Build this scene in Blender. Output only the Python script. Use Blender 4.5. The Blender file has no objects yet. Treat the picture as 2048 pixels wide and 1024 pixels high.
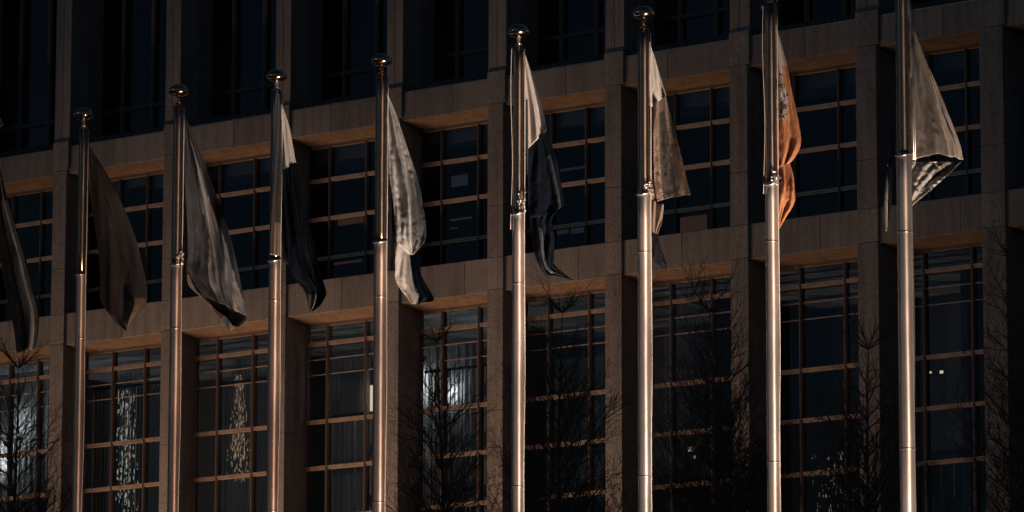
import bpy, bmesh, math, random
from mathutils import Vector, Matrix, noise
R_ = math.radians
scene = bpy.context.scene
C = scene.collection
PI = math.pi

# ------------------------------------------------------------------ camera
YAW, PITCH, ROLL, FPX = R_(38.9278), R_(9.4431), R_(0.0974), 9327.12
CAM = Vector((54.0, -70.0, 1.6))
cy, sy, cp, sp = math.cos(YAW), math.sin(YAW), math.cos(PITCH), math.sin(PITCH)
FW = Vector((-sy*cp, cy*cp, sp)); RH = Vector((cy, sy, 0)); UP = RH.cross(FW)
RV = RH*math.cos(ROLL) + UP*math.sin(ROLL)
UV = UP*math.cos(ROLL) - RH*math.sin(ROLL)
cam_data = bpy.data.cameras.new('camera')
cam = bpy.data.objects.new('camera', cam_data); C.objects.link(cam)
cam_data.sensor_width = 36.0; cam_data.lens = FPX/2048*36.0
cam_data.clip_start = 0.5; cam_data.clip_end = 3000
m = Matrix.Identity(4)
for i in range(3):
    m[i][0], m[i][1], m[i][2], m[i][3] = RV[i], UV[i], -FW[i], CAM[i]
cam.matrix_world = m
scene.camera = cam

# ------------------------------------------------------------------ world, sun, exposure
SUN_EL, SUN_AZ = R_(24), R_(-28)          # azimuth measured from the facade normal, minus = from the left
w = bpy.data.worlds.new('World'); scene.world = w; w.use_nodes = True
nt = w.node_tree
sky = nt.nodes.new('ShaderNodeTexSky'); sky.sky_type = 'NISHITA'; sky.sun_disc = False
sky.ozone_density = 4.0; sky.sun_elevation = R_(12); sky.sun_rotation = R_(0)
nt.links.new(sky.outputs[0], nt.nodes['Background'].inputs[0])
nt.nodes['Background'].inputs[1].default_value = 0.015
sd = bpy.data.lights.new('sun', 'SUN'); sd.energy = 0.024; sd.angle = R_(6); sd.color = (0.90, 0.95, 1.0)
sun = bpy.data.objects.new('sun', sd); C.objects.link(sun)
sdir = Vector((math.sin(SUN_AZ)*math.cos(SUN_EL), -math.cos(SUN_AZ)*math.cos(SUN_EL), math.sin(SUN_EL)))
sun.rotation_euler = sdir.to_track_quat('Z', 'Y').to_euler()
sun.location = (0, -30, 40)
scene.view_settings.view_transform = 'Standard'; scene.view_settings.look = 'None'
scene.view_settings.exposure = 0.0; scene.view_settings.gamma = 1.0
FLOOD_W, POLE_W = 2000.0, 10500.0

# ------------------------------------------------------------------ pixel rays of the survey (2048 x 1024)
def ray(x, y): return FW + RV*((x-1024)/FPX) - UV*((y-512)/FPX)
def on_y(x, y, Y):
    d = ray(x, y); return CAM + d*((Y-CAM.y)/d.y)
def on_z(x, y, Z):
    d = ray(x, y); return CAM + d*((Z-CAM.z)/d.z)
def on_plane(x, y, p, n):
    d = ray(x, y); return CAM + d*((p-CAM).dot(n)/d.dot(n))

# ------------------------------------------------------------------ helpers
def link(ob, parent=None):
    C.objects.link(ob)
    if parent: ob.parent = parent
    return ob
def obj(name, bm, mats, parent=None, smooth=False, loc=None):
    me = bpy.data.meshes.new(name)
    bm.normal_update(); bm.to_mesh(me); bm.free()
    for mt in (mats if isinstance(mats, (list, tuple)) else [mats]): me.materials.append(mt)
    if smooth:
        for p in me.polygons: p.use_smooth = True
    o = bpy.data.objects.new(name, me)
    if loc is not None:
        me.transform(Matrix.Translation(-Vector(loc))); o.location = loc
        if parent: o.location = Vector(loc)-parent.location
    return link(o, parent)
def thing(name, label, cat, loc=(0, 0, 0), group=None):
    o = bpy.data.objects.new(name, None); C.objects.link(o); o.location = loc
    o.empty_display_size = 0.2
    o['label'] = label; o['category'] = cat
    if group: o['group'] = group
    return o
def tag(o, label, cat, group=None):
    o['label'] = label; o['category'] = cat
    if group: o['group'] = group
    return o
def struct(o): o['kind'] = 'structure'; return o
def part(name, bm, mats, parent, smooth=False):
    """part built in world coordinates under a thing whose Empty is at parent.location"""
    base = Vector((0, 0, 0)); p = parent
    while p: base += p.location; p = p.parent
    bmesh.ops.translate(bm, verts=bm.verts, vec=-base)
    return obj(name, bm, mats, parent, smooth)
def box(bm, x0, x1, y0, y1, z0, z1, mi=0):
    vs = [bm.verts.new((x, y, z)) for z in (z0, z1) for y in (y0, y1) for x in (x0, x1)]
    for f in ((0, 2, 3, 1), (4, 5, 7, 6), (0, 1, 5, 4), (2, 6, 7, 3), (0, 4, 6, 2), (1, 3, 7, 5)):
        fa = bm.faces.new([vs[i] for i in f]); fa.material_index = mi
def tube(bm, pts, rads, n=8, cap=True, mi=0):
    rings = []
    up = Vector((0, 0, 1)); prev = None
    for i, p in enumerate(pts):
        if i == 0: d = pts[1]-pts[0]
        elif i == len(pts)-1: d = pts[-1]-pts[-2]
        else: d = pts[i+1]-pts[i-1]
        if d.length < 1e-9: d = Vector((0, 0, 1))
        d = d.normalized()
        if prev is None:
            a = d.cross(Vector((0, 1, 0)) if abs(d.y) < .9 else Vector((1, 0, 0))).normalized()
        else:
            a = (prev - d*prev.dot(d)); a = a.normalized() if a.length > 1e-6 else d.orthogonal().normalized()
        prev = a; b = d.cross(a)
        r = rads[i] if isinstance(rads, (list, tuple)) else rads
        rings.append([bm.verts.new(p + a*(r*math.cos(2*PI*k/n)) + b*(r*math.sin(2*PI*k/n))) for k in range(n)])
    for i in range(len(rings)-1):
        for k in range(n):
            f = bm.faces.new((rings[i][k], rings[i][(k+1) % n], rings[i+1][(k+1) % n], rings[i+1][k])); f.material_index = mi; f.smooth = True
    if cap and n > 2:
        f = bm.faces.new(rings[0][::-1]); f.material_index = mi
        f = bm.faces.new(rings[-1]); f.material_index = mi
def lathe(bm, c, prof, n=32):
    rings = [[bm.verts.new(c + Vector((r*math.cos(2*PI*k/n), r*math.sin(2*PI*k/n), z))) for k in range(n)] for r, z in prof]
    for i in range(len(rings)-1):
        for k in range(n):
            f = bm.faces.new((rings[i][k], rings[i][(k+1) % n], rings[i+1][(k+1) % n], rings[i+1][k])); f.smooth = True
    bm.faces.new(rings[0][::-1]); bm.faces.new(rings[-1])

# ------------------------------------------------------------------ materials
def mat(name, col=(.5, .5, .5), rough=.6, metal=0.0, spec=.5):
    mt = bpy.data.materials.new(name); mt.use_nodes = True
    b = mt.node_tree.nodes['Principled BSDF']
    b.inputs['Base Color'].default_value = (*col, 1); b.inputs['Roughness'].default_value = rough
    b.inputs['Metallic'].default_value = metal; b.inputs['Specular IOR Level'].default_value = spec
    return mt, mt.node_tree, b
def N(nt, t, **k):
    n = nt.nodes.new(t)
    for a, v in k.items(): setattr(n, a, v)
    return n
def ramp(nt, stops):
    r = N(nt, 'ShaderNodeValToRGB'); e = r.color_ramp.elements
    while len(e) < len(stops): e.new(.5)
    for s, (p, c) in zip(e, stops): s.position = p; s.color = (*c, 1)
    return r
def tex(nt, scale, detail=4, rough=.6, stretch=(1, 1, 1), coord='Object'):
    tc = N(nt, 'ShaderNodeTexCoord'); mp = N(nt, 'ShaderNodeMapping'); mp.inputs['Scale'].default_value = stretch
    no = N(nt, 'ShaderNodeTexNoise'); no.inputs['Scale'].default_value = scale
    no.inputs['Detail'].default_value = detail; no.inputs['Roughness'].default_value = rough
    nt.links.new(tc.outputs[coord], mp.inputs[0]); nt.links.new(mp.outputs[0], no.inputs[0])
    return no
def mixc(nt, a, b, f, mode='MULTIPLY'):
    mx = N(nt, 'ShaderNodeMix', data_type='RGBA', blend_type=mode)
    for s, v in ((6, a), (7, b), (0, f)):
        if hasattr(v, 'is_output') or hasattr(v, 'links'): nt.links.new(v, mx.inputs[s])
        elif s == 0: mx.inputs[0].default_value = v
        else: mx.inputs[s].default_value = (*v, 1)
    return mx.outputs[2]
def bump(nt, b, src, strength, dist=.02):
    bp = N(nt, 'ShaderNodeBump'); bp.inputs['Strength'].default_value = strength; bp.inputs['Distance'].default_value = dist
    nt.links.new(src, bp.inputs['Height']); nt.links.new(bp.outputs[0], b.inputs['Normal'])

def stone_mat(name, c0, c1):
    mt, nt, b = mat(name, c0, .9, 0, .25)
    big = tex(nt, .9, 5, .65); r1 = ramp(nt, [(.3, c0), (.7, c1)]); nt.links.new(big.outputs[0], r1.inputs[0])
    fine = tex(nt, 38, 3, .75); r2 = ramp(nt, [(.34, (.50, .50, .50)), (.5, (.95, .95, .95)), (.68, (1.45, 1.42, 1.4))]); nt.links.new(fine.outputs[0], r2.inputs[0])
    c = mixc(nt, r1.outputs[0], r2.outputs[0], .85)
    st = tex(nt, 2.2, 4, .6, (2.6, 2.6, .22)); r3 = ramp(nt, [(.36, (.62, .60, .57)), (.56, (1, 1, 1))]); nt.links.new(st.outputs[0], r3.inputs[0])
    c = mixc(nt, c, r3.outputs[0], .6)
    gi = N(nt, 'ShaderNodeNewGeometry'); r5 = ramp(nt, [(0, (.74, .74, .76)), (1, (1.12, 1.10, 1.06))]); nt.links.new(gi.outputs['Random Per Island'], r5.inputs[0]); c = mixc(nt, c, r5.outputs[0], 1.0)
    blot = tex(nt, 5.5, 5, .7); r4 = ramp(nt, [(.30, (.6, .58, .56)), (.42, (1, 1, 1))]); nt.links.new(blot.outputs[0], r4.inputs[0])
    c = mixc(nt, c, r4.outputs[0], .75)
    nt.links.new(c, b.inputs['Base Color']); bump(nt, b, fine.outputs[0], .5, .012)
    return mt
M_STONE = stone_mat('precast_stone', (.34, .30, .27), (.44, .39, .35))
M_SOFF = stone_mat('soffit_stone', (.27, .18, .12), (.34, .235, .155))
M_FRAME, nt_, b_ = mat('bronze_frame', (.3, .2, .14), .42, .35)
n_ = tex(nt_, 6, 4, .6, (1, 1, 1)); r_ = ramp(nt_, [(.3, (.40, .28, .20)), (.7, (.64, .46, .33))]); nt_.links.new(n_.outputs[0], r_.inputs[0]); nt_.links.new(r_.outputs[0], b_.inputs['Base Color'])
M_UFRAME, _, _ = mat('dark_bronze_frame', (.10, .085, .075), .5, .2)
M_VFRAME, _, _ = mat('shaded_bronze_frame', (.25, .18, .135), .45, .3)  # darker copy of the bronze; weaker light on the uprights put into colour
M_DARKF, nt_, b_ = mat('dark_gasket', (.02, .02, .022), .6)
M_WALLIN, nt_, b_ = mat('interior_wall', (.14, .14, .145), .9)
M_CEIL, nt_, b_ = mat('interior_ceiling', (.34, .34, .34), .9)
n_ = tex(nt_, 1.2, 3, .5); r_ = ramp(nt_, [(.3, (.42, .44, .47)), (.7, (.74, .77, .80))]); nt_.links.new(n_.outputs[0], r_.inputs[0]); nt_.links.new(r_.outputs[0], b_.inputs['Base Color'])
M_SLAT, _, _ = mat('blind_slat', (.62, .56, .48), .6)
# glass
M_GLASS = bpy.data.materials.new('window_glass'); M_GLASS.use_nodes = True
gt = M_GLASS.node_tree; gt.nodes.clear()
o_ = N(gt, 'ShaderNodeOutputMaterial'); tr = N(gt, 'ShaderNodeBsdfTransparent'); tr.inputs[0].default_value = (.62, .66, .70, 1)
gl = N(gt, 'ShaderNodeBsdfGlossy'); gl.inputs['Roughness'].default_value = .02; gl.inputs[0].default_value = (.9, .95, 1, 1)
fr = N(gt, 'ShaderNodeFresnel'); fr.inputs[0].default_value = 1.6
mx = N(gt, 'ShaderNodeMixShader'); ge = N(gt, 'ShaderNodeNewGeometry'); mm = N(gt, 'ShaderNodeMath', operation='SUBTRACT'); mm.inputs[0].default_value = 1; gt.links.new(ge.outputs['Backfacing'], mm.inputs[1]); m2 = N(gt, 'ShaderNodeMath', operation='MULTIPLY'); gt.links.new(mm.outputs[0], m2.inputs[0]); gt.links.new(fr.outputs[0], m2.inputs[1]); gt.links.new(m2.outputs[0], mx.inputs[0]); gt.links.new(tr.outputs[0], mx.inputs[1]); gt.links.new(gl.outputs[0], mx.inputs[2]); gt.links.new(mx.outputs[0], o_.inputs[0])
wn = tex(gt, .8, 2, .5); bp = N(gt, 'ShaderNodeBump'); bp.inputs['Strength'].default_value = .15; gt.links.new(wn.outputs[0], bp.inputs['Height']); gt.links.new(bp.outputs[0], gl.inputs['Normal'])
# curtain, translucent
M_CURT, ct, cb = mat('sheer_curtain', (.62, .60, .57), .9)
tl = N(ct, 'ShaderNodeBsdfTranslucent'); tl.inputs[0].default_value = (.7, .7, .68, 1)
ms = N(ct, 'ShaderNodeMixShader'); ms.inputs[0].default_value = .6
ct.links.new(cb.outputs[0], ms.inputs[1]); ct.links.new(tl.outputs[0], ms.inputs[2]); ct.links.new(ms.outputs[0], ct.nodes['Material Output'].inputs[0])
def emis(name, col, s):
    mt, nt, b = mat(name, (.8, .8, .8), .5); b.inputs['Emission Color'].default_value = (*col, 1); b.inputs['Emission Strength'].default_value = s
    return mt
M_LAMPW = emis('cool_lamp_glow', (1, .97, .92), 15)
M_LAMPY = emis('warm_lamp_glow', (1, .72, .45), 1.6)
# pole metal
def pole_mat(name, col, rough, metal, aniso):
    mt, nt, b = mat(name, col, rough, metal)
    n = tex(nt, 14, 5, .7, (1, 1, .06)); r = ramp(nt, [(.3, (rough*.8,)*3), (.7, (rough*1.15,)*3)]); nt.links.new(n.outputs[0], r.inputs[0]); nt.links.new(r.outputs[0], b.inputs['Roughness'])
    n2 = tex(nt, 3, 5, .65, (1, 1, .5)); r2 = ramp(nt, [(.3, tuple(c*.82 for c in col)), (.7, tuple(c*1.1 for c in col))]); nt.links.new(n2.outputs[0], r2.inputs[0]); nt.links.new(r2.outputs[0], b.inputs['Base Color'])
    b.inputs['Anisotropic'].default_value = aniso; b.inputs['Anisotropic Rotation'].default_value = .25
    t = N(nt, 'ShaderNodeTangent', direction_type='RADIAL', axis='Z'); nt.links.new(t.outputs[0], b.inputs['Tangent'])
    return mt
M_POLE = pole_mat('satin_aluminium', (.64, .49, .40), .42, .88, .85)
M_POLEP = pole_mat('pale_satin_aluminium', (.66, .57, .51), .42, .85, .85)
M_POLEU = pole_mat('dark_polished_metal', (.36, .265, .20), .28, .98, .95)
M_GOLD, _, _ = mat('gilded_ball', (.62, .40, .24), .13, 1.0)
M_STEEL, _, _ = mat('steel_fitting', (.6, .56, .52), .28, .9)
M_CORD, _, _ = mat('halyard_cord', (.5, .46, .42), .7)
M_BARK, nt_, b_ = mat('bark', (.16, .12, .09), .9, 0, .2)
M_BLACK, _, _ = mat('black_housing', (.03, .03, .03), .5)
M_LENS = emis('flood_lens', (1, .7, .45), 6)
M_ASPH, nt_, b_ = mat('paving', (.12, .11, .10), .9)
n_ = tex(nt_, 3, 6, .7); r_ = ramp(nt_, [(.3, (.09, .085, .08)), (.7, (.16, .15, .14))]); nt_.links.new(n_.outputs[0], r_.inputs[0]); nt_.links.new(r_.outputs[0], b_.inputs['Base Color'])

def cloth(name, col, rough=.62, sheen=.08, trans=.15, spec=.4, var=.10):
    mt, nt, b = mat(name, col, rough, 0, spec)
    b.inputs['Sheen Weight'].default_value = sheen; b.inputs['Sheen Roughness'].default_value = .4
    n = tex(nt, 9, 5, .7, (1.3, 1.3, .45)); lo = tuple(c*(1-var) for c in col); hi = tuple(min(1, c*(1+var)) for c in col)
    r = ramp(nt, [(.3, lo), (.7, hi)]); nt.links.new(n.outputs[0], r.inputs[0]); nt.links.new(r.outputs[0], b.inputs['Base Color'])
    wv = tex(nt, 11, 5, .6, (1, 1, .8)); bump(nt, b, wv.outputs[0], .3, .03)
    if trans:
        t = N(nt, 'ShaderNodeBsdfTranslucent'); nt.links.new(r.outputs[0], t.inputs[0])
        s = N(nt, 'ShaderNodeMixShader'); s.inputs[0].default_value = trans
        nt.links.new(b.outputs[0], s.inputs[1]); nt.links.new(t.outputs[0], s.inputs[2]); nt.links.new(s.outputs[0], nt.nodes['Material Output'].inputs[0])
    return mt
M_F = dict(
    slate=cloth('slate_cloth', (.034, .039, .046), .5, .04, .1, .3), brown=cloth('umber_cloth', (.048, .043, .040), .42),
    grey=cloth('grey_satin', (.23, .24, .245), .40), silver=cloth('silver_satin', (.33, .335, .335), .42),
    white=cloth('white_cloth', (.40, .375, .35), .6), navy=cloth('navy_cloth', (.003, .0055, .010), .6, .0, .04, .09),
    bronze=cloth('bronze_cloth', (.17, .125, .098), .5), orange=cloth('orange_cloth', (.31, .130, .060), .7, .0),
    sheer=cloth('taupe_cloth', (.16, .14, .125), .4), pale=cloth('pale_cloth', (.34, .30, .27), .55),
    foil=cloth('shiny_grey_cloth', (.42, .40, .37), .40), dark=cloth('black_cloth', (.006, .007, .009), .6, .0, .05, .12))

pm = cloth('patterned_bronze_cloth', (.30, .19, .13), .5); M_F['lined'] = pm; pn = pm.node_tree
pb = pn.nodes['Principled BSDF']; wv = N(pn, 'ShaderNodeTexWave'); wv.inputs['Scale'].default_value = 11.0; wv.inputs['Distortion'].default_value = 7; wv.inputs['Detail'].default_value = 3; wv.inputs['Detail Scale'].default_value = 1.4; wv.bands_direction = 'Z'
tcn = N(pn, 'ShaderNodeTexCoord'); mpn = N(pn, 'ShaderNodeMapping'); mpn.inputs['Rotation'].default_value = (0, R_(28), 0); pn.links.new(tcn.outputs['Object'], mpn.inputs[0]); pn.links.new(mpn.outputs[0], wv.inputs[0])
wr_ = ramp(pn, [(.12, (.32, .28, .26)), (.42, (1, 1, 1))]); pn.links.new(wv.outputs[1], wr_.inputs[0])
pn.links.new(mixc(pn, (.21, .15, .115), wr_.outputs[0], 1.0), pb.inputs['Base Color'])

# ------------------------------------------------------------------ ground
bm = bmesh.new()
vs = [bm.verts.new(p) for p in ((-900, -900, 0), (900, -900, 0), (900, 900, 0), (-900, 900, 0))]; bm.faces.new(vs)
struct(obj('ground', bm, M_ASPH))

# ------------------------------------------------------------------ office building
ZT, ZB, ZL, ZM = 20.18, 19.60, 16.59, 15.91      # upper ledge top/bottom, lower ledge top/bottom
DW, DU = .60, .90                                 # recess depth of the glazing
PL = [-15.071, -11.852, -8.758, -5.758, -3.116, -0.193, 2.793, 5.693, 8.422]
PW = [.395, .37, .354, .367, .396, .402, .413, .46, .505]
PL = [-24.2, -21.2, -18.15] + PL + [11.3, 14.2]; PW = [.39]*3 + PW + [.46, .46]
XL, XR = PL[0]-3, PL[-1]+3
bld = thing('office_building', 'large stone office block with piers, ledges and gridded windows behind the flagpoles', 'building', (0, 0, 0))
def slab_gaps(bm, y0, y1, z0, z1, cuts, g=.006):
    xs = [XL] + cuts + [XR]
    for a, b in zip(xs[:-1], xs[1:]): box(bm, a+g/2, b-g/2, y0, y1, z0, z1)
for (z0, z1, off) in ((ZB, ZT, 1.70), (ZM, ZL, 2.02), (6.6, 7.3, 1.9)):
    bm = bmesh.new(); cuts = []
    for i, x in enumerate(PL):
        cuts += [x] if i % 3 == 2 else []
        cuts += [x+off+.25*math.sin(i*2.1)]
    slab_gaps(bm, 0, .10, z0, z1, sorted(cuts))
    box(bm, XL, XR, .1, DW+.001, z0+.004, z1-.004)
    # flat soffit panels between the piers lie on the underside
    o = part('ledge', bm, M_STONE, bld)
    bv = o.modifiers.new('b', 'BEVEL'); bv.width = .012; bv.segments = 2; bv.limit_method = 'ANGLE'
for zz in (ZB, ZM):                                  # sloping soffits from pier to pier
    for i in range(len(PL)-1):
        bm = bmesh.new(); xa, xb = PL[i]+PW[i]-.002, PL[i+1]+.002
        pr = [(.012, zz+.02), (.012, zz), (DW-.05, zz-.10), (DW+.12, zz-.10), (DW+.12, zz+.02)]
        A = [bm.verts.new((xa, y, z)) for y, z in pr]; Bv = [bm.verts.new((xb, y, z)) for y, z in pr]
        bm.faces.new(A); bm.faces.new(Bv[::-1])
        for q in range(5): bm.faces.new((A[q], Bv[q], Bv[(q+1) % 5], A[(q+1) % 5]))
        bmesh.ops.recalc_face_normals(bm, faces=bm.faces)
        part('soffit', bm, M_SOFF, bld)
for i, (x, wd) in enumerate(zip(PL, PW)):
    bm = bmesh.new(); g = .010
    joints = [0, 3.2, 6.7, 10.2, 13.55, ZM+.03, ZL-.02, ZL+.95+.1*math.sin(i), ZB+.08-.005*i]
    for a, b in zip(joints[:-1], joints[1:]): box(bm, x, x+wd, -.06, DW+.05, a+g, b)
    box(bm, x+.015, x+wd-.015, -.045, DW+.04, .02, ZB)
    # upper storey: wider and flush with the ledge
    uw = wd+.05
    box(bm, x-.005, x+uw, -.065, DU-.02, ZB+.09-.005*i, ZT+.12)
    box(bm, x-.005, x+uw*.48, -.03, DU-.02, ZT+.13, 27); box(bm, x+uw*.48+.01, x+uw, -.03, DU-.02, ZT+.13, 27)
    box(bm, x+uw-.02, x+uw+.06, .42, DU-.01, ZT+.1, 27)
    o = part('pier', bm, M_STONE, bld)
    bv = o.modifiers.new('b', 'BEVEL'); bv.width = .008; bv.segments = 2; bv.limit_method = 'ANGLE'
bm = bmesh.new(); box(bm, XL, XR, -.2, 12, 27, 28.2); part('parapet', bm, M_STONE, bld)
bm = bmesh.new(); box(bm, XL, XR, 11.6, 12, 0, 27); box(bm, XL-.3, XL, 0, 12, 0, 27); box(bm, XR, XR+.3, 0, 12, 0, 27); part('side_wall', bm, M_STONE, bld)
# dark upstand and bird spikes on the upper ledge
bm = bmesh.new(); box(bm, XL, XR, .06, .12, ZT, ZT+.13); part('upstand', bm, M_DARKF, bld)
for i in range(3, len(PL)-1):
    bm = bmesh.new(); x = PL[i]+PW[i]+.05
    rnd = random.Random(i)
    box(bm, x, PL[i+1]-.02, .015, .04, ZT+.001, ZT+.012)
    while x < PL[i+1]-.05:
        h = rnd.uniform(.07, .14); t = rnd.uniform(-.035, .035)
        tube(bm, [Vector((x, .03, ZT)), Vector((x+t, -.0+rnd.uniform(-.03, .02), ZT+h))], [.0035, .002], 3)
        x += rnd.uniform(.05, .075)
    part('bird_spikes', bm, M_STEEL, bld)
# rooms
for name, z0, z1 in (('ceiling', ZB-.02, ZB+.3), ('ceiling', ZM-.02, ZM+.3), ('ceiling', 26.2, 26.6), ('ceiling', 6.6, 6.9)):
    bm = bmesh.new(); box(bm, XL, XR, DW+.20, 11.5, z0+.005, z1); part('ceiling', bm, M_CEIL, bld)
bm = bmesh.new(); box(bm, XL, XR, 6.0, 6.2, 0, 26.4); part('back_wall', bm, M_WALLIN, bld)
for x, wd in zip(PL[::2], PW[::2]):
    bm = bmesh.new(); box(bm, x+.1, x+.25, 3.2, 5.99, 0, 26.1); part('partition', bm, M_WALLIN, bld)

# windows: mullion positions surveyed in pixels per bay
Y0 = DW
mid_m = {3: (242, 298), 4: (442.5, 512), 5: (594.5+2, 662, 735.5), 6: (886, 959.5), 7: (1106, 1175.5), 8: (1354, 1426.5), 9: (1593.5, 1682), 10: (1863, 1938.5), 2: (30, 86)}
low_m = {3: (228, 292), 4: (437.5, 508), 5: (657, 733.5), 6: (887, 960), 7: (1100, 1182), 8: (1346, 1428), 9: (1605, 1695), 10: (1853.5, 1951), 2: (22, 79)}
def zs(pts): return [on_y(x, y, Y0).z for x, y in pts]
mid_z = zs([(975, 312.5), (975, 392), (975, 474)])
low_z = zs([(1200, 621.6), (1200, 784.5), (1175, 884), (1175, 987)])
low_thin = zs([(1200, 653.8), (1212, 684.5)])
low_z += [low_z[-1]-1.02*k for k in (1, 2)]
ztop_m, ztop_l = ZB-.10, ZM-.10
def window(i, z0, z1, mull, trans, thin, Y=DW, fw=.038, FM=None):
    FM = FM or M_FRAME
    xa, xb = PL[i]+PW[i]-.0, PL[i+1]
    wo = bpy.data.objects.new('window', None); C.objects.link(wo); wo.parent = bld; wo.location = (xa, Y, z0)
    f = bmesh.new()
    box(f, xa+.002, xa+.04, Y-.02, Y+.08, z0, z1); box(f, xb-.06, xb-.002, Y-.05, Y+.08, z0, z1)
    box(f, xa+.04, xb-.06, Y-.05, Y+.08, z1-.07, z1-.002); box(f, xa+.04, xb-.06, Y-.05, Y+.08, z0+.002, z0+.05)
    o = part('frame', f, M_VFRAME if FM is M_FRAME else FM, wo); bv = o.modifiers.new('b', 'BEVEL'); bv.width = .004
    xs = sorted(mull)
    for x in xs:
        f = bmesh.new()
        box(f, x-fw*.5, x+fw*.5, Y-.06, Y+.07, z0+.05, z1-.07); box(f, x-fw*.18, x+fw*.18, Y-.075, Y-.06, z0+.05, z1-.07)
        part('mullion', f, M_VFRAME if FM is M_FRAME else FM, wo)
    for z in trans:
        if z <= z0+.1 or z >= z1-.1: continue
        f = bmesh.new()
        for a, b in zip([xa+.04]+[x+fw*.5 for x in xs], [x-fw*.5 for x in xs]+[xb-.06]):
            if b-a < .05: continue
            box(f, a, b, Y-.045, Y+.07, z-.042, z-.006); box(f, a, b, Y-.055, Y+.07, z-.002, z+.036); box(f, a, b, Y-.02, Y+.06, z-.006, z-.002)
        part('transom', f, FM, wo)
    for z in thin:
        f = bmesh.new(); box(f, xa+.04, xb-.06, Y-.012, Y+.04, z-.009, z+.009); part('glazing_bar', f, M_FRAME, wo)
    g = bmesh.new(); box(g, xa+.01, xb-.01, Y+.008, Y+.014, z0+.01, z1-.01); part('pane', g, M_GLASS, wo)
    return wo
M_CEILGLOW, _, _ = mat('ceiling_glow_tint', (.26, .30, .35), .9)  # pale blue-grey stands for light on the ceiling behind the glass
strip_drop = [0]*3+[.32, .42, .55, .38, .5, .44, .62, .36, 0, 0, 0]
def mpos(tab, i, yr, Y):
    if i in tab: return [on_y(x, yr, Y).x for x in tab[i]]
    xa, xb = PL[i]+PW[i], PL[i+1]; return [xa+(xb-xa)*.36, xa+(xb-xa)*.72]
for i in range(len(PL)-1):
    wm = window(i, ZL, ztop_m, mpos(mid_m, i, 400, DW), mid_z, [])
    if strip_drop[i]:
        xs = [PL[i]+PW[i]+.05] + mpos(mid_m, i, 400, DW) + [PL[i+1]-.05]; q = bmesh.new()
        for j, (a, b) in enumerate(zip(xs[:-1], xs[1:])):
            if b-a > .1: box(q, a+.02, b-.02, DW+.10, DW+.104, ztop_m-strip_drop[i]*(1+.25*math.sin(i*3+j*2)), ztop_m-.07)
        part('lit_ceiling_strip', q, M_CEILGLOW, wm)  # added strips in place of the lit ceiling seen through the top panes
    window(i, 7.3, ztop_l, mpos(low_m, i, 800, DW), low_z, low_thin, fw=.050)
    window(i, 0.3, 6.6, mpos(low_m, i, 800, DW), [2.6, 4.6], [])
    xa, xb = PL[i]+PW[i], PL[i+1]
    window(i, ZT+.02, 26.2, [xa+.75, xa+1.62], [on_y(970, 100, DU).z], [], Y=DU, fw=.11, FM=M_UFRAME)

# ------------------------------------------------------------------ blinds, curtains and lamps in the rooms
def px_rect(x0, x1, y0, y1, Y):
    a = on_y((x0+x1)/2, (y0+y1)/2, Y); l = on_y(x0, (y0+y1)/2, Y).x; r = on_y(x1, (y0+y1)/2, Y).x
    t = on_y((x0+x1)/2, y0, Y).z; b = on_y((x0+x1)/2, y1, Y).z
    return l, r, b, t
def blind(x0, x1, y0, pitch, wd, seed, label, Y=.80):
    l, r, b, t = px_rect(x0, x1, y0, 1000, Y); b = 7.6
    th = thing('vertical_blind', label, 'blind', (l, Y, b), 'vertical blinds behind the glazing')
    bm = bmesh.new(); box(bm, l, r, Y-.03, Y+.03, t, t+.05); part('headrail', bm, M_BLACK, th)
    rnd = random.Random(seed); bm = bmesh.new(); x = l
    while x < r:
        a = rnd.uniform(1.75, 2.75); w = wd/2; dx, dy = w*math.cos(a), w*math.sin(a)
        vs = [bm.verts.new(p) for p in ((x-dx, Y-dy, b), (x+dx, Y+dy, b), (x+dx, Y+dy, t), (x-dx, Y-dy, t))]
        bm.faces.new(vs); x += pitch*rnd.uniform(.85, 1.15)
    o = part('slats', bm, M_SLAT, th); s = o.modifiers.new('s', 'SOLIDIFY'); s.thickness = .003
blind(186, 318, 775, .115, .075, 1, 'vertical blind with bright streaks, in the lower window right of the leftmost full flagpole')
blind(442, 528, 765, .115, .075, 2, 'vertical blind in the lower window right of the flagpole with the grey satin flag')
blind(664, 745, 832, .21, .06, 3, 'sparse vertical blind below the pale curtain in the lower window')
blind(850, 975, 740, .10, .07, 4, 'vertical blind in front of the brightest white lamps')
blind(1858, 1970, 905, .25, .07, 5, 'wide spaced vertical blind in the lower window at the far right')
def curtain(x0, x1, y0, y1, label, Y=1.3, amp=.03, mt=None):
    l, r, b, t = px_rect(x0, x1, y0, y1, Y); bm = bmesh.new(); n = 60; rows = []
    for j in range(2):
        z = (t, b)[j]; rows.append([bm.verts.new((l+(r-l)*k/n, Y+amp*math.sin(k*.9)+.5*amp*math.sin(k*2.3+j), z)) for k in range(n+1)])
    for k in range(n): bm.faces.new((rows[0][k], rows[0][k+1], rows[1][k+1], rows[1][k])).smooth = True
    return tag(obj('curtain', bm, mt or M_CURT), label, 'curtain', 'curtains hanging behind the glazing')
curtain(680, 736, 738, 832, 'pale curtain panel in the lower window left of the silver flag pole')
curtain(0, 96, 745, 1100, 'glowing curtain behind the bare tree at the left edge')
curtain(1110, 1208, 715, 1100, 'dim grey curtain behind the bare tree between the fourth and fifth poles')
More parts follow.
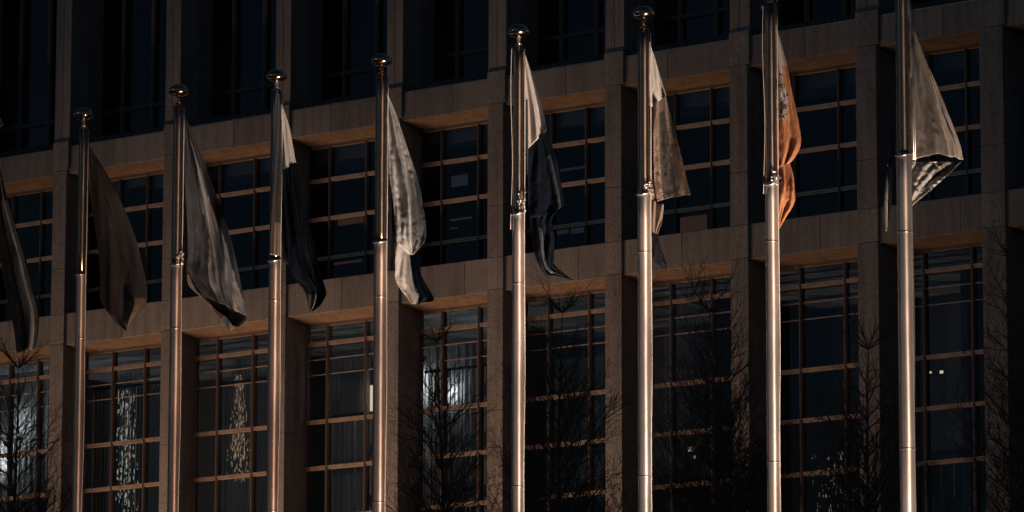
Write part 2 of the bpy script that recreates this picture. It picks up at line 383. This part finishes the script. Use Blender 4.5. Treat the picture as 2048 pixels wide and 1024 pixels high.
def lamp(x, y, w, h, Y, mt, label, light=0.0, col=(1, 1, 1)):
    p = on_y(x, y, Y)
    th = thing('room_lamp', label, 'lamp', p, 'lamps lit in the rooms')
    bm = bmesh.new(); bmesh.ops.create_uvsphere(bm, u_segments=16, v_segments=10, radius=.5)
    for v in bm.verts:
        v.co = Vector((math.copysign(abs(v.co.x*2)**.3, v.co.x)*w/2, v.co.y*min(w, h)*.6, math.copysign(abs(v.co.z*2)**.3, v.co.z)*h/2))
    obj('lamp_shade', bm, mt, th, True)
    bm = bmesh.new(); tube(bm, [Vector((0, 0, h*.45)), Vector((0, 0, h*.45+.5))], .006, 5); obj('cord', bm, M_BLACK, th)
    return th
def light_cluster(x0, x1, y0, y1, n, seed, mt, label, Y=1.5, taper=0.0, sz=(.012, .035)):
    """a hanging fitting of small glowing drops on wires"""
    p = on_y((x0+x1)/2, (y0+y1)/2, Y); th = thing('light_cluster', label, 'light fitting', p, 'glittering light fittings in the rooms')
    rnd = random.Random(seed); g = bmesh.new(); wv = bmesh.new(); K = Vector(p)
    for i in range(n):
        v = rnd.random(); u = rnd.gauss(0, .26); u = max(-.5, min(.5, u))*(1-taper+taper*v)
        q = on_y((x0+x1)/2+u*(x1-x0), y0+(y1-y0)*v, Y+rnd.uniform(-.12, .12)) - K
        r = rnd.uniform(*sz); h = r*rnd.uniform(1.5, 7)
        lathe(g, q, [(.001, -h), (r, -h*.3), (r*.8, h*.4), (.001, h)], 6)
        if i % 4 == 0: tube(wv, [q, Vector((q.x, q.y, (on_y(x0, y0, Y)-K).z+.3))], .003, 3)
    obj('glass_drops', g, mt, th); obj('wires', wv, M_STEEL, th); return th
M_DW = emis('drop_glow_white', (1, .88, .72), .6); M_DO = emis('drop_glow_amber', (1, .60, .32), .5); M_DC = emis('drop_glow_cool', (.86, .94, 1), 1.0)
light_cluster(225, 280, 780, 1040, 420, 1, M_DW, 'tall glittering light fitting behind the blind in the lower window at left', taper=.45, sz=(.004, .013))
light_cluster(448, 508, 750, 960, 360, 2, M_DO, 'amber glittering light fitting, tapering to a point, right of the grey satin flag pole', taper=.8, sz=(.004, .012))
light_cluster(1625, 1745, 905, 1040, 120, 3, M_DO, 'sparse amber light fitting low behind the bare tree left of the rightmost pole', sz=(.004, .011))
light_cluster(842, 872, 800, 930, 120, 4, M_DC, 'trail of cool sparkling drops below the brightest lamp', taper=-.6, sz=(.006, .016))
curtain(836, 962, 690, 1100, 'pale curtain glowing in front of the brightest lamps behind the bare tree', Y=1.35)
curtain(650, 742, 700, 1100, 'grey curtain far back in the lower window left of the silver flag pole', Y=2.4)
lamp(855, 775, .12, .60, 1.50, M_LAMPW, 'tall white lamp, left of the tree in the lower window')
lamp(913, 788, .20, .30, 1.50, M_LAMPW, 'square bright white lamp right of the tree trunk')
lamp(24, 915, .22, .7, 1.55, M_LAMPW, 'cool white lamp behind the curtain at the left edge')
lamp(62, 850, .14, .4, 1.55, M_LAMPW, 'smaller cool white lamp behind the curtain at the left edge')
lamp(743, 797, .10, .55, 1.5, M_LAMPY, 'slim warm lamp at the left rim of the thick silver pole')
for (x, y, s, l) in ((1381, 898, .12, 'small warm lamp, upper left of the pair behind the bare tree'), (1391, 914, .07, 'small warm lamp, lower of the pair behind the bare tree'),
                     (1702, 935, .09, 'small warm lamp low in the window left of the rightmost pole'), (1720, 926, .05, 'tiny warm lamp just above the small lamp by the pier'),
                     (1883, 744, .07, 'tiny warm lamp right of the mullion beside the rightmost pole'), (1861, 745, .05, 'tiny warm lamp close beside the mullion right of the rightmost pole')):
    lamp(x, y, s, s*.8, 1.6, M_LAMPY, l)

def panel(x0, x1, y0, y1, e, label, Y=1.2):
    l, r, b, t = px_rect(x0, x1, y0, y1, Y); th = thing('display_panel', label, 'panel', (l, Y, b), 'lit panels hung inside the rooms')
    bm = bmesh.new(); box(bm, l, r, Y, Y+.03, b, t); part('lit_face', bm, e, th)
    bm = bmesh.new(); box(bm, l-.02, r+.02, Y+.031, Y+.06, b-.02, t+.02); part('backing', bm, M_BLACK, th)
M_P1 = emis('panel_amber', (1, .45, .2), .06); M_P1.node_tree.nodes['Principled BSDF'].inputs['Base Color'].default_value = (.2, .12, .08, 1)
M_P2 = emis('panel_grey', (.8, .85, 1), .03); M_P2.node_tree.nodes['Principled BSDF'].inputs['Base Color'].default_value = (.2, .2, .2, 1)
panel(676, 726, 434, 448, M_P1, 'thin amber panel in the middle storey left of the silver flag')
panel(668, 722, 522, 526, M_P1, 'thin dim strip just above the lower ledge left of the silver flag pole')
panel(900, 942, 436, 439, M_P1, 'upper dim strip in the window right of the silver flag')
panel(900, 914, 455, 457, M_P1, 'short lower strip in the window right of the silver flag')
panel(903, 934, 350, 372, M_P2, 'dim grey panel high in the window right of the silver flag')
panel(1360, 1412, 432, 466, M_P1, 'broad amber panel in the bottom row right of the bronze flag')
panel(1120, 1170, 335, 339, M_P2, 'dim strip in the window right of the white over black flag')
panel(1114, 1135, 452, 468, M_P2, 'dim grey panel above the lower ledge right of the black flag tail')
panel(1142, 1166, 450, 466, M_P2, 'rightmost dim grey panel above the lower ledge beside the black flag tail')
# ------------------------------------------------------------------ flagpoles
PX = [(-14, 275), (167, 258), (357, 212), (553, 183), (763, 152), (1037, 95), (1287, 59), (1540, 8), (1803, -40)]
HP = 15.0
WD = (RH*math.cos(R_(10)) + Vector((-sy, cy, 0))*math.sin(R_(10))).normalized()     # wind direction
WN = Vector((WD.y, -WD.x, 0))                                                       # towards the camera side
pole_lab = ['flagpole cut by the left edge of the picture', 'leftmost full flagpole, thin warm highlight, dark brown flag',
            'flagpole with black domed top beside the grey satin flag', 'flagpole wrapped by cloth, white and navy flag on its right',
            'thick flagpole beside the silver flag with white and navy tails', 'flagpole beside the white over black flag, bright lower shaft',
            'flagpole beside the white over bronze flag', 'flagpole beside the orange flag, top at the upper edge',
            'rightmost flagpole, top out of frame, beside the taupe flag']
hook_y = [None, 540, 520, 512, 475, 418, 378, 358, 300]
poles = []
def pole_dirs(): return RH, Vector((-sy, cy, 0))
for k, (px, py) in enumerate(PX):
    p = on_z(px, py, HP); base = Vector((p.x, p.y, 0)); poles.append(base)
    th = thing('flagpole', pole_lab[k], 'flagpole', base, 'row of flagpoles in front of the building')
    bm = bmesh.new()
    rb = {1: .084, 2: .094, 4: .106, 6: .104, 8: .112}.get(k, .097)
    n = 40; prof = []
    for s in range(n+1):
        z = HP*s/n; r = rb*(1-.18*max(0, (z-3)/12)); prof.append((r, z))
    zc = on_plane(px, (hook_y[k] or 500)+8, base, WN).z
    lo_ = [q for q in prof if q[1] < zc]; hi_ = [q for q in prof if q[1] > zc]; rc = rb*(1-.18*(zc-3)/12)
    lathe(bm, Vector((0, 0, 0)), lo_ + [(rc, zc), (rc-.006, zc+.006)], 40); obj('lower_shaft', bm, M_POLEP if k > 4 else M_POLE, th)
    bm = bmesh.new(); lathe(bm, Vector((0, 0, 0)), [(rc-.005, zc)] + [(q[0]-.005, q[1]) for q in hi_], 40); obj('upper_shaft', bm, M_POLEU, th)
    # welded sleeve joints
    for zj in (11.93-.12*(k % 3), 8.9):
        r = rb*(1-.18*max(0, (zj-3)/12)); bm = bmesh.new(); lathe(bm, Vector((0, 0, zj)), [(r*.98, -.012), (r+.0035, -.008), (r+.0035, .008), (r*.98, .012)], 40); obj('sleeve_joint', bm, M_POLE, th)
    bm = bmesh.new(); lathe(bm, Vector((0, 0, HP)), [(.055, -.02), (.06, 0), (.06, .012), (.034, .016), (.034, .03), (.052, .036), (.052, .048), (.028, .055), (.026, .13), (.04, .145)], 28); obj('truck', bm, M_GOLD if k % 2 == 0 else M_STEEL, th)
    bm = bmesh.new(); rr = .15; prof = []
    for s in range(25):
        a = -PI/2 + PI*s/24; rad = math.cos(a)*rr; z = math.sin(a)*(rr*.78 if a > 0 else rr*.46); prof.append((max(rad, .001), z))
    lathe(bm, Vector((0, 0, HP+.21)), prof, 40); obj('finial', bm, M_GOLD, th)
    bm = bmesh.new(); lathe(bm, Vector((0, 0, 0)), [(.24, 0.004), (.24, .03), (.17, .05), (.15, .12), (.115, .14)], 32); obj('base_collar', bm, M_STEEL, th)
    # halyard
    bm = bmesh.new(); side = RH
    r1 = rb*.84-.006
    top = Vector((0, 0, HP-.03)) + WD*.06 - WN*(-.04); pts = []
    for s in range(40):
        t = s/39; z = HP-.03 + (1.3-HP)*t
        pts.append(Vector((0, 0, z)) + WD*(r1*.9+.012+.02*math.sin(t*25)*t) + WN*(.055+.004*math.sin(t*60)))
    tube(bm, pts, .007, 5)
    if k in (7, 5): tube(bm, [Vector((0, 0, HP+.0)) - RH*(.12 if k == 7 else .1)+WN*.03] + [Vector((0, 0, HP-.05-.1*s)) - RH*(rb*1.02+.012*math.sin(s*.3)) + WN*.03 for s in range(0, 26)], .004, 5)
    if k == 8:
        for dx in (.075, .105):
            a = on_plane(1812+dx*120, 20, base, WN) - base; b2 = on_plane(1816+dx*120, 322, base, WN)-base
            tube(bm, [a+WN*.06, b2+WN*.06], .008, 8)
    obj('halyard', bm, M_CORD if k != 8 else M_STEEL, th)
    if k == 7:
        bm = bmesh.new(); a = Vector((0, 0, HP-.05)); tube(bm, [a-RH*.13, a+RH*.05], .012, 6); tube(bm, [a+RH*.03, a+RH*.1+Vector((0, 0, .10)), a+RH*.08+Vector((0, 0, .2))], .008, 6); obj('pulley_arm', bm, M_GOLD, th)
    if hook_y[k]:
        rnd = random.Random(k); hz = on_plane(px, hook_y[k], base, WN).z
        bm = bmesh.new()
        r = rb*(1-.18*(hz-3)/12)
        ring = [Vector((math.cos(a)*(r+.012), math.sin(a)*(r+.012), hz-.06+.03*math.sin(a))) for a in [2*PI*q/24 for q in range(25)]]
        tube(bm, ring, .011, 6)
        if k in (5, 6, 7, 2):
            for q in range(22):
                z = hz + rnd.uniform(-.10, .22 if k == 5 else .1); c0 = Vector((0, 0, z)) + (WN*.8+WD*.35).normalized()*(r+.02) + WD*rnd.uniform(-.05, .05)
                d = Vector((rnd.uniform(-1, 1), rnd.uniform(-1, 1), rnd.uniform(-1, 1))).normalized()*.03; e = d.orthogonal().normalized()*.018
                tube(bm, [c0-d, c0+e, c0+d, c0-e*.6], .006, 5)
        obj('snap_hooks', bm, M_STEEL, th)

# ------------------------------------------------------------------ flags
def arc(pts, n):
    """resample a pixel polyline at n+1 points with a smooth curve"""
    P = [Vector((a, b)) for a, b in pts]
    Q = []
    for i in range(len(P)-1):
        p0, p1, p2, p3 = P[max(i-1, 0)], P[i], P[i+1], P[min(i+2, len(P)-1)]
        for s in range(12):
            t = s/12
            Q.append(.5*((2*p1) + (p2-p0)*t + (2*p0-5*p1+4*p2-p3)*t*t + (3*p1-p0-3*p2+p3)*t**3))
    Q.append(P[-1]); L = [0]
    for a, b in zip(Q[:-1], Q[1:]): L.append(L[-1]+(b-a).length)
    out = []; j = 0
    for i in range(n+1):
        s = L[-1]*i/n
        while j < len(L)-2 and L[j+1] < s: j += 1
        d = L[j+1]-L[j]; t = 0 if d < 1e-9 else (s-L[j])/d
        out.append(Q[j].lerp(Q[j+1], min(1, t)))
    return out
def patch(bm, base, Lp, Rp, mi, seed, folds=(), off=0.0, amp=.05, wr=.02, nu=44, nv=110, bot=0.0, mfun=None, cr=0.0):
    """one sheet of a flag between its two edges; folds = [(u_top,u_bottom,width,height)]"""
    L, Rr = arc(Lp, nv), arc(Rp, nv); g = []
    for j in range(nv+1):
        v = j/nv; row = []
        for i in range(nu+1):
            u = i/nu; q = L[j].lerp(Rr[j], u)
            q.y += bot*math.sin(PI*u)*v**6
            p = on_plane(q.x, q.y, base, WN)
            wpx = (Rr[j]-L[j]).length/145.0
            grow = min(1, wpx/.35)
            d = off + amp*grow*math.sin(2*PI*(u*1.6 + seed*.37 + .4*v))
            for (a, b, wd, h) in folds:
                c = a+(b-a)*v; d += h*grow*math.exp(-((u-c)/wd)**2)
            # wrinkles run down the cloth
            nn = noise.noise(Vector((u*3.6+seed*11+v*1.2, v*2.6+u*1.5, seed*3.1)))
            n2 = noise.noise(Vector((u*9+seed*5-v*5, v*9+u*7, seed*1.7+9)))
            n3 = 1-abs(noise.noise(Vector((u*9+v*5, v*14-u*8, seed*2.3+4))))*2
            d += grow*(wr*nn*2.6 + wr*.5*n2*(.3+v) + wr*.35*n3*v)
            if cr: d += cr*grow*(1-abs(noise.noise(Vector((q.x*.075+q.y*.03, q.y*.10-q.x*.04, seed))))*2.4) + cr*.4*noise.noise(Vector((q.x*.2, q.y*.22, seed+5)))
            row.append(bm.verts.new(p + WN*d))
        g.append(row)
    for j in range(nv):
        for i in range(nu):
            a, b, c, d = g[j][i], g[j][i+1], g[j+1][i+1], g[j+1][i]
            f = bm.faces.new((a, b, c, d)); f.smooth = True; f.material_index = mi if mfun is None else mfun((i+.5)/nu, (j+.5)/nv)
def flag(k, mats, label, patches):
    bm = bmesh.new(); base = poles[k]
    for i, pt in enumerate(patches): patch(bm, base, seed=k*1.7+i*.9, **pt)
    bmesh.ops.remove_doubles(bm, verts=bm.verts, dist=1e-5)
    org = base + Vector((0, 0, 11))
    o = obj('flag', bm, [M_F[m_] for m_ in mats], None, False, org)
    s = o.modifiers.new('cloth_thickness', 'SOLIDIFY'); s.thickness = .006; s.offset = 0
    return tag(o, label, 'flag', 'flags hanging from the poles')

flag(0, ['slate', 'grey', 'dark'], 'slate flag with grey folds hanging at the left edge', [
    dict(Lp=[(-12, 300), (-10, 420), (0, 520), (14, 590), (26, 655), (33, 706)], Rp=[(-12, 300), (0, 336), (15, 400), (31, 452), (50, 512), (64, 572), (77, 622), (76, 668), (70, 698)], mi=0,
         folds=[(.5, .62, .16, .16), (.85, .9, .1, .08)], amp=.05, wr=.05, mfun=lambda u, v: 1 if abs(u-.66-.1*v) < .09*v else (0 if (.45 < u < .95 and v > .25) else 2))])  # grey strip on the ridge: fold highlight put into the cloth colour
flag(1, ['brown', 'bronze'], 'dark brown flag with one warm crease, pointed at the bottom', [
    dict(Lp=[(172, 272), (176, 330), (183, 400), (193, 470), (200, 540), (201, 598), (226, 638), (243, 655), (253, 662)],
         Rp=[(172, 272), (185, 302), (211, 345), (235, 390), (258, 442), (275, 490), (289, 548), (294, 598), (280, 622), (263, 645), (255, 663)], mi=0,
         folds=[(.5, .74, .06, .12), (.86, .9, .07, .07), (.3, .3, .2, -.06)], amp=.05, wr=.035, mfun=lambda u, v: 1 if v > .82 and u > .55 else 0)])
flag(2, ['grey', 'silver', 'dark', 'bronze', 'slate'], 'grey satin flag with a pale ridge and frayed hanging hem', [
    dict(Lp=[(366, 226), (366, 300), (369, 380), (374, 440), (376, 500), (374, 548), (398, 588)],
         Rp=[(366, 226), (385, 265), (405, 315), (425, 370), (445, 430), (460, 480), (475, 540), (485, 590), (492, 632)], mi=0,
         folds=[(.55, .55, .05, .10), (.7, .72, .05, .09), (.62, .86, .05, .06), (.2, .25, .1, .07)], amp=.05, wr=.045, mfun=lambda u, v: 1 if abs(u-.50-.26*v+.02*math.sin(v*23)) < .10*v-.035 else (0 if abs(u-.52-.2*v+.03*math.sin(v*17)) < .36*(v-.12) else 4)),  # paler bands along the ridge paint in the light on the fold
    dict(Lp=[(400, 588), (425, 612), (450, 640), (474, 652)], Rp=[(470, 612), (492, 632), (488, 643), (478, 652)], mi=2, off=-.08, amp=.02, nu=20, nv=30),
    dict(Lp=[(374, 548), (378, 570), (400, 592), (425, 618), (445, 641), (459, 661)], Rp=[(377, 546), (392, 578), (412, 600), (432, 618), (453, 634), (470, 656)], mi=3, off=-.03, amp=.03, wr=.03, nu=10, nv=60,
         mfun=lambda u, v: 1 if v > .78 else 3)])
flag(3, ['white', 'navy', 'brown', 'slate', 'bronze'], 'flag with white top and long navy drop, partly wound round its pole', [
    dict(Lp=[(556, 190), (560, 240), (564, 300), (566, 340)], Rp=[(556, 190), (566, 215), (578, 250), (586, 290), (592, 325)], mi=0, amp=.03, wr=.015, nv=60, folds=[(.2, .2, .2, .05)], mfun=lambda u, v: 3 if u < .18 else 0),
    dict(Lp=[(565, 339), (566, 400), (572, 470), (576, 520), (588, 556), (608, 580), (616, 604), (619, 625)],
         Rp=[(592, 325), (600, 360), (609, 408), (618, 450), (630, 500), (641, 545), (651, 582), (650, 594), (638, 613), (622, 624)], mi=1, amp=.05, wr=.04, folds=[(.3, .5, .08, .12), (.7, .8, .08, .07)],
         mfun=lambda u, v: 2 if v > .87 and u < .55 and u > .1 else 1),
    dict(Lp=[(550, 186), (545, 240), (542, 330), (540, 420), (538, 512)], Rp=[(556, 188), (560, 240), (562, 330), (560, 420), (557, 514)], mi=3, off=.12, amp=.02, wr=.03, nu=16, mfun=lambda u, v: 4 if (v > .8 and u > .35) else (2 if v > .55 else 3)),
    dict(Lp=[(556, 190), (558, 300), (560, 400), (566, 520)], Rp=[(558, 192), (568, 300), (570, 400), (578, 530)], mi=1, off=-.03, amp=.02, nu=12, nv=60)])
flag(4, ['silver', 'white', 'navy', 'dark', 'bronze'], 'silver satin flag with bulging lower end, white and navy tails below', [
    dict(Lp=[(766, 166), (772, 220), (777, 290), (780, 350), (787, 400), (790, 450), (793, 485), (808, 502), (822, 510)],
         Rp=[(766, 166), (780, 200), (796, 240), (815, 300), (830, 345), (842, 390), (850, 440), (851, 475), (843, 492), (826, 510)], mi=0,
         cr=.012, folds=[(.40, .45, .10, .19), (.8, .75, .08, .06)], amp=.04, wr=.045),
    dict(Lp=[(791, 480), (791, 530), (792, 556), (802, 576), (815, 594), (825, 607)], Rp=[(820, 500), (822, 530), (828, 560), (836, 578), (839, 590), (833, 607)], mi=1, off=-.06, amp=.03, wr=.04, nu=24, nv=60, folds=[(.4, .6, .2, .06)]),
    dict(Lp=[(812, 500), (824, 540), (831, 570), (840, 590), (839, 607)], Rp=[(843, 490), (845, 540), (856, 568), (870, 598), (846, 601)], mi=2, off=-.14, amp=.03, wr=.03, nu=24, nv=60),
    dict(Lp=[(768, 350), (768, 420), (768, 500), (767, 537)], Rp=[(779, 350), (791, 430), (793, 500), (792, 542)], mi=3, off=-.08, amp=.03, wr=.05, nu=24, nv=60, mfun=lambda u, v: 4 if (u < .5 and .15 < v < .38) else 3)])
flag(5, ['white', 'navy', 'slate', 'pale'], 'white over black flag with a pointed twisted tail', [
    dict(Lp=[(1047, 100), (1050, 180), (1054, 240), (1057, 296)], Rp=[(1047, 100), (1060, 135), (1075, 185), (1087, 228), (1092, 262)], mi=0, amp=.03, wr=.012, nv=60, folds=[(.45, .45, .12, .08)], mfun=lambda u, v: 2 if u > .88-.1*v else (3 if u < .4-.1*v else 0)),
    dict(Lp=[(1057, 294), (1057, 340), (1058, 420), (1063, 436)], Rp=[(1092, 262), (1105, 300), (1115, 340), (1125, 385), (1128, 411)], mi=1, bot=6, amp=.05, wr=.016, folds=[(.8, .82, .05, .08)], mfun=lambda u, v: 2 if abs(u-.78-.06*v) < .05 and v > .3 else 1),  # slate strip on the fold crest is a coloured-in highlight
    dict(Lp=[(1060, 420), (1066, 480), (1076, 525), (1094, 551), (1110, 551), (1147, 559)], Rp=[(1112, 424), (1103, 440), (1111, 470), (1110, 512), (1112, 530), (1147, 559)], mi=1, off=-.05, amp=.04, wr=.04, nu=30, folds=[(.3, .45, .12, .10)], mfun=lambda u, v: 2 if abs(u-.38) < .1 and .2 < v < .75 else 1),  # slate strip follows the fold, its highlight laid in as colour
    dict(Lp=[(1051, 200), (1052, 260), (1053, 320), (1054, 350)], Rp=[(1055, 200), (1056, 260), (1056, 320), (1055, 350)], mi=2, off=.02, amp=.005, wr=.003, nu=8, nv=50)])
flag(6, ['brown', 'bronze', 'dark', 'white', 'lined'], 'white over patterned bronze flag with a ragged dark tail', [
    dict(Lp=[(1297, 78), (1295, 140), (1297, 200), (1303, 214)], Rp=[(1297, 78), (1308, 112), (1322, 155), (1333, 190)], mi=3, amp=.03, wr=.012, nv=60, folds=[(.5, .35, .12, .06)]),
    dict(Lp=[(1303, 212), (1304, 260), (1306, 330), (1309, 380), (1314, 404)], Rp=[(1333, 190), (1345, 240), (1358, 300), (1370, 350), (1380, 390)], mi=1, bot=-2, amp=.04, wr=.03, folds=[(.3, .12, .12, .10), (.85, .8, .1, .07)],
         mfun=lambda u, v: 0 if (.30-.1*v < u < .72-.05*v and v > .12) else (4 if v > .1 else 1)),
    dict(Lp=[(1297, 195), (1297, 260), (1299, 330), (1301, 395)], Rp=[(1304, 210), (1303, 260), (1305, 330), (1311, 402)], mi=1, off=-.03, amp=.01, wr=.01, nu=8, nv=50),
    dict(Lp=[(1303, 398), (1306, 450), (1307, 500), (1312, 522), (1328, 537)], Rp=[(1329, 408), (1326, 440), (1317, 470), (1329, 505), (1336, 528), (1333, 540)], mi=2, off=-.06, amp=.03, wr=.05, nu=24, nv=70, mfun=lambda u, v: 1 if v < .45 else 2)])
def orange_m(u, v):
    if v < .36 or (v < .41 and u < .7): return 0
    if v < .70 and u < .80-2.2*abs(v-.55):
        s = noise.noise(Vector((u*5, v*22, 3.3))); return 3 if s > .25 or abs(s) < .06 else 2
    return 1
flag(7, ['pale', 'orange', 'pale', 'brown'], 'orange flag with grey top corner and a pale emblem patch', [
    dict(Lp=[(1545, 18), (1546, 80), (1549, 140), (1552, 200), (1553, 260), (1556, 336)], Rp=[(1545, 18), (1555, 60), (1565, 100), (1574, 138), (1582, 180), (1595, 240), (1601, 286), (1590, 314), (1578, 327)], mi=1, amp=.04, wr=.03, folds=[(.8, .7, .1, .06)],
         mfun=orange_m),
    dict(Lp=[(1555, 325), (1556, 360), (1558, 420), (1559, 456)], Rp=[(1578, 322), (1586, 350), (1591, 388), (1588, 408), (1574, 432), (1560, 456)], mi=1, off=-.04, amp=.04, wr=.05, nu=30, nv=60, folds=[(.4, .3, .1, .08)])])
flag(8, ['sheer', 'pale', 'foil', 'bronze'], 'big taupe flag with a silvery crease and shiny crumpled underside', [
    dict(Lp=[(1806, -30), (1812, 30), (1816, 110), (1818, 200), (1819, 322)], Rp=[(1806, -30), (1824, 45), (1850, 108), (1875, 168), (1900, 240), (1920, 290), (1926, 320)], mi=0, bot=-10, amp=.04, wr=.03,
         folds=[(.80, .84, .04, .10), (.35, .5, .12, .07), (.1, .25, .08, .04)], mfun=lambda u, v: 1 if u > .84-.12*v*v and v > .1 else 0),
    dict(Lp=[(1816, 320), (1816, 355), (1816, 385), (1816, 417)], Rp=[(1925, 322), (1885, 360), (1850, 390), (1817, 418)], mi=2, off=-.08, amp=.04, wr=.035, cr=.016, folds=[(.3, .3, .08, .04)], mfun=lambda u, v: 0 if (u > .62 and v < .3) else 2),
    dict(Lp=[(1787, 322), (1777, 360), (1774, 410), (1778, 457)], Rp=[(1789, 322), (1790, 370), (1786, 425), (1779, 458)], mi=2, off=-.16, amp=.02, wr=.03, nu=16, nv=60, mfun=lambda u, v: 0 if u < .4 else 2),
    dict(Lp=[(1792, 150), (1788, 220), (1784, 290), (1780, 328)], Rp=[(1797, 150), (1797, 220), (1797, 290), (1797, 330)], mi=0, off=-.16, amp=.02, wr=.03, nu=12, nv=50)])

# ------------------------------------------------------------------ bare trees
def tree(px, ytop, seed, label, spread=1.15, Y=-18.8, dens=1.0):
    top = on_y(px, ytop, Y); base = Vector((top.x, Y, 0)); H = top.z
    th = thing('bare_tree', label, 'tree', base, 'leafless trees among the flagpoles')
    rnd = random.Random(seed); tb = bmesh.new(); br = bmesh.new()
    pts = []; n = 24
    for i in range(n+1):
        t = i/n; pts.append(Vector((.10*math.sin(t*5+seed)*t, .10*math.cos(t*4+seed)*t, H*t*.97)))
    rad = [.085*(1-i/n)**.9+.005 for i in range(n+1)]
    tube(tb, pts, rad, 9)
    def branch(p, d, L, r, lvl):
        k = max(3, int(L/.16)); q = [p]; dd = d.copy(); step = L/k
        for i in range(k):
            dd = (dd + Vector((rnd.uniform(-1, 1), rnd.uniform(-1, 1), rnd.uniform(-.5, .9)))*.12 + Vector((0, 0, .07))).normalized()
            q.append(q[-1]+dd*step)
        tube(br, q, [r*(1-i/(k+.6)) for i in range(k+1)], 5 if lvl == 0 else (4 if r > .006 else 3), False)
        if lvl >= 3 or L < .12: return
        m = int(L/(.085, .085, .10)[lvl]*dens)
        for s in range(m):
            t = (s+.6+rnd.uniform(-.3, .3))/m*.9+.1; j = min(k-1, int(t*k)); pp = q[j].lerp(q[j+1], t*k-j if t*k-j < 1 else 1)
            ax = (q[j+1]-q[j]).normalized(); o = ax.orthogonal().normalized(); o.rotate(Matrix.Rotation(rnd.uniform(0, 2*PI), 3, ax))
            ang = R_(rnd.uniform(28, 55)); nd = (ax*math.cos(ang)+o*math.sin(ang)+Vector((0, 0, .12))).normalized()
            branch(pp, nd, L*(1-t*.5)*rnd.uniform(.36, .66), r*(1-t)*.55+.0026, lvl+1)
    z = 7.2; a = rnd.uniform(0, 6)
    while z < H*.985:
        t = z/H; L = (2.9*(1-t)**.66+.22)*spread*rnd.uniform(.7, 1.15); a += 2.4+rnd.uniform(-.4, .4); el = R_(rnd.uniform(24, 50))
        i = min(n-1, int(t/.97*n)); p = pts[i].lerp(pts[i+1], t/.97*n-i if i < n-1 else 1)
        branch(p, Vector((math.cos(a)*math.cos(el), math.sin(a)*math.cos(el), math.sin(el))), L, .017*(1-t)**.5+.006, 0)
        z += rnd.uniform(.05, .085)/max(.6, dens)
    obj('trunk', tb, M_BARK, th); obj('branches', br, M_BARK, th)
tree(22, 690, 3, 'bare tree at the lower left edge, in front of the glowing curtain', 1.0)
tree(887, 635, 5, 'bare tree in front of the brightest lamps', .85)
tree(1131, 575, 7, 'bare tree right of the pole with the white over black flag', 1.0)
tree(1429, 575, 11, 'bare tree right of the pole with the bronze flag', 1.15)
tree(1748, 650, 13, 'bare tree left of the rightmost flagpole', 1.0)
tree(2032, 470, 17, 'tallest bare tree at the right edge', 1.0, Y=-16.8, dens=.85)

# ------------------------------------------------------------------ ground floodlights that light the facade and the poles
def floodlight(loc, aim, watts, angle, blend, col, label, size, grp):
    loc = Vector(loc); aim = Vector(aim); th = thing('ground_floodlight', label, 'floodlight', loc, grp)
    d = (aim-loc).normalized(); q = d.to_track_quat('Z', 'Y').to_matrix().to_4x4()
    bm = bmesh.new(); lathe(bm, Vector((0, 0, 0)), [(.07, -.18), (.11, -.12), (.13, 0.0), (.135, .03), (.115, .03), (.11, .008), (.001, .006)], 24); bmesh.ops.transform(bm, matrix=Matrix.Translation((0, 0, .3)) @ q, verts=bm.verts); obj('housing', bm, M_BLACK, th)
    bm = bmesh.new(); lathe(bm, Vector((0, 0, 0)), [(.108, .010), (.108, .014)], 24); bmesh.ops.transform(bm, matrix=Matrix.Translation((0, 0, .3)) @ q, verts=bm.verts); obj('lens', bm, M_LENS, th)
    bm = bmesh.new(); box(bm, -.1, .1, -.1, .1, .004, .03); box(bm, -.02, .02, -.02, .02, .03, .2); obj('bracket', bm, M_BLACK, th)
    ld = bpy.data.lights.new('flood', 'SPOT'); ld.energy = watts; ld.spot_size = R_(angle); ld.spot_blend = blend; ld.shadow_soft_size = size; ld.color = col
    lo = bpy.data.objects.new('flood', ld); C.objects.link(lo); lo.parent = th
    lo.location = Vector((0, 0, .3)) + d*.06; lo.rotation_euler = (-d).to_track_quat('Z', 'Y').to_euler()
WARM = (1.0, .635, .42)
for (ax, k) in ((-20, .9), (-16.5, 1.1), (-13.2, 1.1), (-10, 1.15), (-6.8, 1.2), (-3.6, 1.0), (-.4, .7), (3.0, .42), (7.5, .25)):
    floodlight((ax-3.6, -7.6, 0), (ax, 0, 9.0), FLOOD_W*k, 54, .85, WARM, 'black ground floodlight aimed at the facade', .12, 'floodlights washing the facade')
for k, b in enumerate(poles):
    p = b + RH*3.4 - Vector((-sy, cy, 0))*5.0
    s = (.4, .45, .55, .70, 1.1, 1.5, 1.9, 1.9, 1.4)[k]
    floodlight((p.x, p.y, 0), (b.x-RH.x*(.8 if k < 8 else .35), b.y-RH.y*(.8 if k < 8 else .35), 11.2), POLE_W*s, 17 if k < 8 else 21, .6, ((1.0, .66, .48) if k < 4 else (1.0, .75, .59)), 'black ground floodlight aimed up a flagpole', .12, 'floodlights at the feet of the flagpoles')

# ------------------------------------------------------------------ render settings
scene.render.engine = 'CYCLES'
scene.cycles.max_bounces = 6; scene.cycles.transparent_max_bounces = 12
scene.cycles.use_denoising = True
